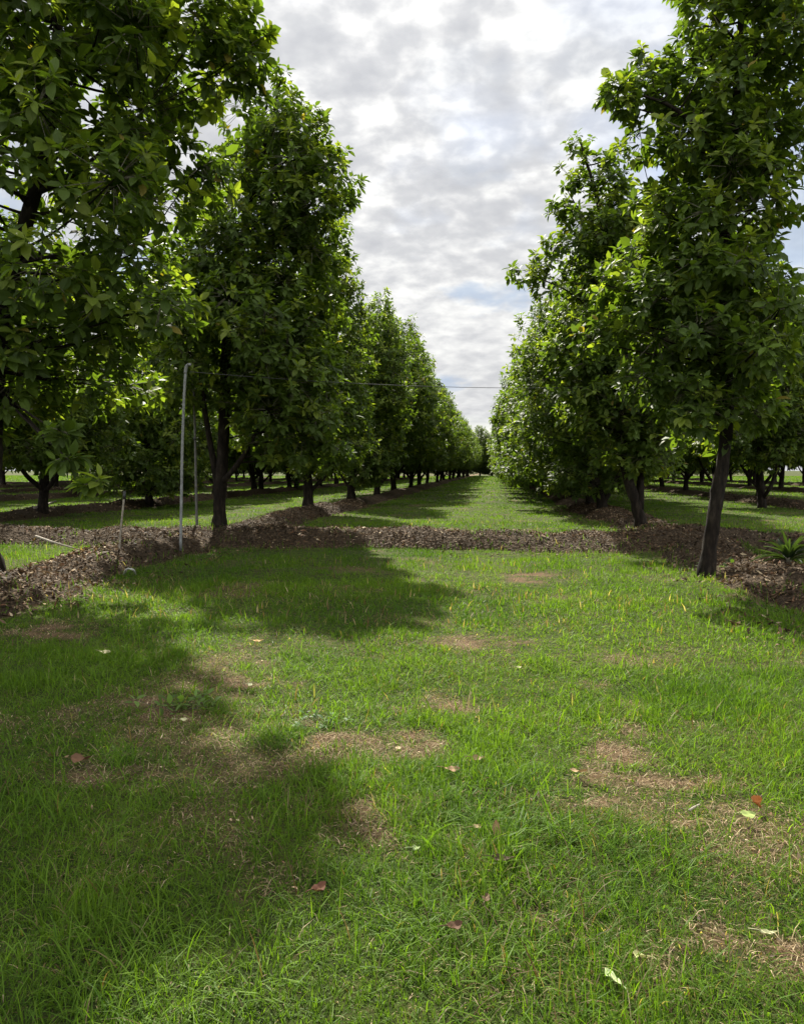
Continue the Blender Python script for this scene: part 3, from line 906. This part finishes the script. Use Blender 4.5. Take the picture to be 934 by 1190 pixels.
def g(px, py, z): return on_ground(px, py, z)
stick([g(42, 623, .33), g(62, 630, .25), g(86, 637, .12)], .022, 'pale stick leaning against the left end of the cross ridge')
stick([g(40, 590, .34), g(52, 587, .4), g(65, 582.5, .5)], .05, 'pale branch lying by the V-forked background tree')
stick([at_depth(2, 478, 9.4), at_depth(20, 476.5, 9.3), at_depth(38, 475, 9.2)], .016, 'bare pale rail at the left edge beside the trunk', 'rail')
stick([g(800, 942, .05), g(806, 938, .06), g(812, 935, .05)], .006, 'short brown twig lying in the grass near the orange leaf')
B = Buf(); hb = on_ground(150, 666, .1)
hp = [on_ground(144, 668, .02) - hb, at_depth(147, 661, hb[1]) - hb, at_depth(151, 659, hb[1]) - hb, at_depth(156, 662, hb[1]) - hb, on_ground(158, 668, .02) - hb]
tube(B, smooth_path(hp, 16), .014, 8)
tag(obj('hose', B.mesh('hose', [M_HOSE]), None, hb), 'pale bent hose hoop sticking out of the left mulch ridge', 'hose')

# ------------------------------------------------------------------ fallen leaves, each its own thing
def leaf_mesh(L, W, curl, fold, twist, col, seed):
    r = np.random.default_rng(seed)
    nu, nv = 14, 7
    u = np.linspace(0, 1, nu)[:, None] + 0 * np.zeros((1, nv)); v = np.linspace(-1, 1, nv)[None] + 0 * u
    prof = np.sin(np.pi * np.clip(u, 0.02, .985) ** .85) ** .8
    x = (u - .5) * L; y = v * W * .5 * prof * (1 + .06 * np.sin(u * 23 + v * 3))
    z = curl * L * ((u - .5) ** 2) * 1.6 + fold * np.abs(y) + .0022 * np.sin(u * 13 + v * 3) + twist * (u - .5) * y * 8
    ve = np.stack([x, y, z], -1).reshape(-1, 3)
    i = np.arange(nu - 1)[:, None] * nv + np.arange(nv - 1)[None]
    q = np.stack([i, i + nv, i + nv + 1, i + 1], -1).reshape(-1, 4)
    blot = fbm(u * 5 + seed, v * 2.5 + seed, 3, seed)
    c = np.array(col)[None, None] * (.75 + .5 * blot[..., None])
    vein = (np.abs(v) < .05)[..., None]
    c = np.where(vein, c * 1.35, c)
    B = Buf(); B.add(ve, None, q, c.reshape(-1, 3))
    tube(B, [(-L * .5 + .005, 0, curl * L * .4), (-L * .5 - .02, 0, curl * L * .4 + .004), (-L * .5 - .035, .004, curl * L * .42)], .0018, 5, col=np.array(col) * .8)
    return B.mesh('fallen_leaf', [M_CHIP])


LEAVES = [
    (95, 888, .16, .09, .5, .5, 20, (.16, .075, .05), 'reddish brown curled leaf alone in the left shade'),
    (370, 1046, .11, .065, .7, .6, 60, (.15, .055, .04), 'dark red leaf in the grass below centre, near the shade edge'),
    (575, 977, .12, .06, .5, .7, 95, (.34, .19, .14), 'upright pinkish leaf standing in the grass at centre'),
    (556, 886, .11, .055, .4, .4, 10, (.3, .19, .12), 'pale tan leaf in the grass just above the flat tan one'),
    (525, 901, .13, .06, .3, .3, 5, (.36, .2, .14), 'flat tan pink leaf left of the centre dry patch'),
    (554, 974, .07, .05, .3, .3, 40, (.28, .2, .12), 'small tan leaf beside the upright pinkish one'),
    (585, 1013, .14, .05, .4, .6, 5, (.09, .055, .04), 'narrow dark brown leaf just below the upright pinkish one'),
    (876, 937, .12, .09, .7, .5, 50, (.42, .13, .035), 'bright orange red curled leaf near the right edge'),
    (868, 955, .12, .08, .3, .2, 20, (.3, .36, .12), 'pale yellow green leaf below the orange leaf'),
    (711, 1152, .13, .06, .2, .25, 115, (.42, .48, .28), 'large pale green leaf at the bottom of the grass'),
    (743, 1126, .07, .045, .4, .3, 150, (.55, .52, .28), 'small pale yellow leaf above the large pale green one'),
    (527, 1091, .1, .06, .6, .5, 35, (.11, .05, .035), 'dark brown leaf low in the grass at bottom centre'),
    (564, 1057, .08, .045, .5, .5, 80, (.13, .075, .05), 'little brown leaf above the dark brown leaf at bottom centre'),
    (672, 903, .14, .06, .3, .3, 170, (.36, .22, .14), 'tan leaf on the left of the large dry patch'),
    (122, 760, .16, .08, .3, .3, 5, (.55, .45, .33), 'cream coloured leaf lying in the upper left shade'),
    (300, 746, .15, .07, .4, .4, 20, (.5, .3, .14), 'light orange leaf in the sunny grass past the shade'),
    (292, 794, .08, .05, .3, .3, 0, (.6, .55, .42), 'tiny cream leaf at the edge of the bare spot in the shade'),
    (212, 838, .09, .05, .3, .3, 30, (.42, .38, .26), 'small pale leaf among weeds in the shade'),
    (463, 871, .07, .04, .3, .3, 10, (.5, .36, .26), 'tiny pinkish leaf at the right end of the central bare patch'),
    (892, 1096, .1, .022, .3, .3, 5, (.6, .55, .38), 'slim cream leaf above the bottom right bare patch'),
    (484, 996, .06, .035, .2, .2, 30, (.32, .38, .2), 'small light green leaf left of the upright pinkish one'),
    (664, 807, .09, .07, .6, .6, 90, (.12, .07, .045), 'brown leaf standing at the top of the large dry patch'),
    (603, 770, .07, .04, .3, .3, 10, (.55, .48, .36), 'tiny cream leaf in the sunny middle of the lawn'),
]
for k, (px, py, L, W, curl, fold, az, col, lab) in enumerate(LEAVES):
    p = on_ground(px, py, .045); p[2] = base_h(p[0], p[1]) + .05
    o = obj("fallen_leaf", leaf_mesh(L * .64, W * .64, curl, fold, .3 * ((k * 37 % 10) / 5 - 1), tuple((.68 * c_ + .1 * sum(col) / 3) * k_ for c_, k_ in zip(col, (1, 1.06, .8))), 900 + k), None, p, math.radians(az))
    steep = {2: (.1, -1.0), 21: (.1, -.9), 7: (.7, .2)}.get(k, (-.12 + .05 * (k % 5), .04 * (k % 3)))
    o.rotation_euler = (steep[0] + .25, steep[1], math.radians(az))
    tag(o, lab, 'leaf', 'fallen leaves scattered on the grass')

# ------------------------------------------------------------------ small plants
def strap_plant(p, n, L, label):
    e = tag(obj('strap_leaf_plant', None, None, p), label, 'plant')
    B = Buf(); r = np.random.default_rng(77)
    for k in range(n):
        a = k * 2.399 + r.normal(0, .2); el = r.uniform(.15, 1.25); l = L * r.uniform(.6, 1.1); w = .024 * r.uniform(.7, 1.2)
        m = 8; u = np.linspace(0, 1, m); ang = el + u * r.uniform(.5, 1.1)
        hor = np.cumsum(np.sin(ang)) / m * l; ver = np.cumsum(np.cos(ang)) / m * l
        c = np.stack([np.cos(a) * hor, np.sin(a) * hor, ver + .03], 1); s = np.array([-math.sin(a), math.cos(a), 0.0])
        ww = (w * np.sin(np.pi * (u * .8 + .12)))[:, None] * s
        c[:, 2] = np.maximum(c[:, 2], .02)
        v = np.concatenate([c - ww, c - np.array([0, 0, .012]), c + ww]); i = np.arange(m - 1)
        q = np.concatenate([np.stack([i, i + 1, i + m + 1, i + m], 1), np.stack([i + m, i + m + 1, i + 2 * m + 1, i + 2 * m], 1)])
        B.add(v, None, q, np.array([.024, .04, .016]) * r.uniform(.6, 1.3))
    obj('foliage', B.mesh('foliage', [M_GRASS], smooth=True), e)
    B = Buf(); tube(B, [(0, 0, -.05), (0, 0, .04), (0, 0, .12)], [.05, .045, .03], 8)
    obj('stem', B.mesh('stem', [M_TWIG]), e)


p = on_ground(915, 668, .12); strap_plant(np.array([p[0], p[1], float(surf(p[0], p[1]))]), 54, .52, 'strappy dark green rosette plant at the right edge')


def weed(px, py, n, size, tint, label, height=.1, spread=.14):
    p = on_ground(px, py); p[2] = base_h(p[0], p[1])
    e = tag(obj('broadleaf_weed', None, None, p), label, 'weed', 'broad-leaved weeds in the lawn')
    r = np.random.default_rng(int(px))
    P = np.stack([r.normal(0, spread, n), r.normal(0, spread, n), r.uniform(.3, 1, n) * height], 1)
    D = np.stack([r.normal(0, .4, n), r.normal(0, .4, n), np.ones(n)], 1); D /= np.linalg.norm(D, axis=1)[:, None]
    B = Buf(); rosette_leaves(B, P, D, 6, size, 2, np.array(tint)[None] * r.uniform(.8, 1.2, (n, 1)))
    obj('foliage', B.mesh('foliage', [M_LEAF]), e)
    B = Buf(); prism_twigs(B, P * [.4, .4, 0], P, .003, 0)
    obj('stem', B.mesh('stem', [M_TWIG]), e)


weed(378, 842, 12, .045, (.07, .13, .04), 'bluish broad-leaved weed just above the central bare patch', .07, .09)
weed(205, 822, 14, .07, (.08, .13, .03), 'leafy weed in the shade around a small pale leaf', .09, .12)
weed(345, 570, 10, .2, (.05, .1, .03), 'leafy shoot at the foot of the third left tree', .9, .35)
weed(845, 668, 12, .12, (.05, .085, .02), 'low weed on the mulch right of the near right trunk', .2, .3)

# ------------------------------------------------------------------ light
SUN_DIR = Vector((-.32, .95, 0)).normalized(); ELEV = math.radians(45.5)
sd = Vector((SUN_DIR.x * math.cos(ELEV), SUN_DIR.y * math.cos(ELEV), math.sin(ELEV)))
sl = bpy.data.lights.new('sun', 'SUN'); sl.energy = 4.2; sl.angle = math.radians(1.0); sl.color = (1, .94, .82)
so = bpy.data.objects.new('sun', sl); COL.objects.link(so)
so.rotation_euler = (-sd).to_track_quat('-Z', 'Y').to_euler(); so.location = (0, 0, 30)

w = bpy.data.worlds.new('World'); sc.world = w; w.use_nodes = True
nt = w.node_tree; nt.nodes.clear(); L = nt.links
out = N(nt, 'ShaderNodeOutputWorld')
sky = N(nt, 'ShaderNodeTexSky', sky_type='NISHITA', sun_disc=False, sun_elevation=ELEV, sun_rotation=math.atan2(sd.x, sd.y))
bg1 = N(nt, 'ShaderNodeBackground', i_Strength=.05); L.new(sky.outputs[0], bg1.inputs[0])
tc = N(nt, 'ShaderNodeTexCoord'); sx = N(nt, 'ShaderNodeSeparateXYZ'); L.new(tc.outputs['Generated'], sx.inputs[0])


def math_(op, a, b=None, c=None, clamp=False):
    m = N(nt, 'ShaderNodeMath', operation=op, use_clamp=clamp)
    for k, v in enumerate((a, b, c)):
        if v is None: continue
        if isinstance(v, (int, float)): m.inputs[k].default_value = v
        else: L.new(v, m.inputs[k])
    return m.outputs[0]


def span(v, a0, a1, hi):
    m = N(nt, 'ShaderNodeMapRange', interpolation_type='SMOOTHSTEP'); L.new(v, m.inputs[0])
    for q_, val in zip((1, 2, 3, 4), (a0, a1, 0.0, hi)): m.inputs[q_].default_value = val
    return m.outputs[0]


zc = math_('ADD', math_('MAXIMUM', sx.outputs[2], 0.0), .26)
cu = math_('DIVIDE', sx.outputs[0], zc); cv = math_('DIVIDE', sx.outputs[1], zc)
cmb = N(nt, 'ShaderNodeCombineXYZ'); L.new(cu, cmb.inputs[0]); L.new(cv, cmb.inputs[1]); cmb.inputs[2].default_value = 3.7
n1 = N(nt, 'ShaderNodeTexNoise', i_Scale=15.0, i_Detail=5.0, i_Roughness=.48, i_Distortion=.12); L.new(cmb.outputs[0], n1.inputs['Vector'])
n2 = N(nt, 'ShaderNodeTexNoise', i_Scale=1.1, i_Detail=4.0, i_Roughness=.5); L.new(cmb.outputs[0], n2.inputs['Vector'])
dt = N(nt, 'ShaderNodeVectorMath', operation='DOT_PRODUCT'); L.new(tc.outputs['Generated'], dt.inputs[0]); dt.inputs[1].default_value = sd
glow = math_('POWER', math_('MAXIMUM', dt.outputs['Value'], 0.0), 5.0)
mix = math_('ADD', math_('MULTIPLY', n1.outputs[0], .62), math_('MULTIPLY', n2.outputs[0], .38))
fade = span(sx.outputs[2], .08, .42, .7)
mix = math_('ADD', .485, math_('MULTIPLY', math_('SUBTRACT', mix, .485), math_('ADD', .42, fade)))
mix = math_('SUBTRACT', mix, math_('MULTIPLY', glow, .045))
cr = ramp(nt, [(.395, (.37, .37, .362)), (.465, (.30, .301, .303)), (.525, (.252, .255, .262)), (.635, (.215, .219, .23))]); L.new(mix, cr.inputs[0])
# unseen clouds overhead and behind the viewer are brightened to add fill on the crowns
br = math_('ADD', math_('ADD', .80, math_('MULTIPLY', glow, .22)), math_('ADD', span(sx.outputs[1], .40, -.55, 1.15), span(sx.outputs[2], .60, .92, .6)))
n4 = N(nt, 'ShaderNodeTexNoise', i_Scale=2.6, i_Detail=5.0, i_Roughness=.55); L.new(cmb.outputs[0], n4.inputs['Vector'])
thin = math_('MULTIPLY', span(n4.outputs[0], .50, .62, .8), math_('SUBTRACT', 1.0, span(sx.outputs[2], .22, .40, .85)))
bl = N(nt, 'ShaderNodeMix', data_type='RGBA'); L.new(thin, bl.inputs[0]); L.new(cr.outputs[0], bl.inputs[6]); bl.inputs[7].default_value = (.185, .225, .285, 1)
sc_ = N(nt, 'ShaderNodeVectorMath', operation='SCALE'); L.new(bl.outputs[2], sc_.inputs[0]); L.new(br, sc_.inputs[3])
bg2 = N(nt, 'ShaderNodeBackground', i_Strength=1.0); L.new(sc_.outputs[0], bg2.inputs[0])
n3 = N(nt, 'ShaderNodeTexNoise', i_Scale=.75, i_Detail=5.0, i_Roughness=.6); L.new(cmb.outputs[0], n3.inputs['Vector'])
cov = N(nt, 'ShaderNodeMapRange'); cov.inputs[1].default_value = .36; cov.inputs[2].default_value = .47; cov.inputs[3].default_value = .45; cov.inputs[4].default_value = 1.0
L.new(n3.outputs[0], cov.inputs[0])
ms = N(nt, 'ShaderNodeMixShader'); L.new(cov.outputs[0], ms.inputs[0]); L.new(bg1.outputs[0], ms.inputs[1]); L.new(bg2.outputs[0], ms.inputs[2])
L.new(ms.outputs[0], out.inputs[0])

# ------------------------------------------------------------------ camera object and render
cd = bpy.data.cameras.new('camera'); co = bpy.data.objects.new('camera', cd); COL.objects.link(co)
co.location = EYE; co.rotation_euler = (math.pi / 2 - PITCH, 0, YAW)
cd.sensor_fit = 'VERTICAL'; cd.sensor_height = 24.0; cd.lens = F / 1190 * 24.0
cd.clip_start = .05; cd.clip_end = 5000
sc.camera = co
vs = sc.view_settings; vs.view_transform = 'Standard'; vs.look = 'None'; vs.gamma = 1; vs.exposure = 1.66; vs.use_curve_mapping = False
sc.render.engine = 'CYCLES'
cy = sc.cycles
cy.max_bounces = 7; cy.diffuse_bounces = 4; cy.glossy_bounces = 2; cy.transmission_bounces = 5; cy.transparent_max_bounces = 4
cy.caustics_reflective = False; cy.caustics_refractive = False
cy.use_denoising = True
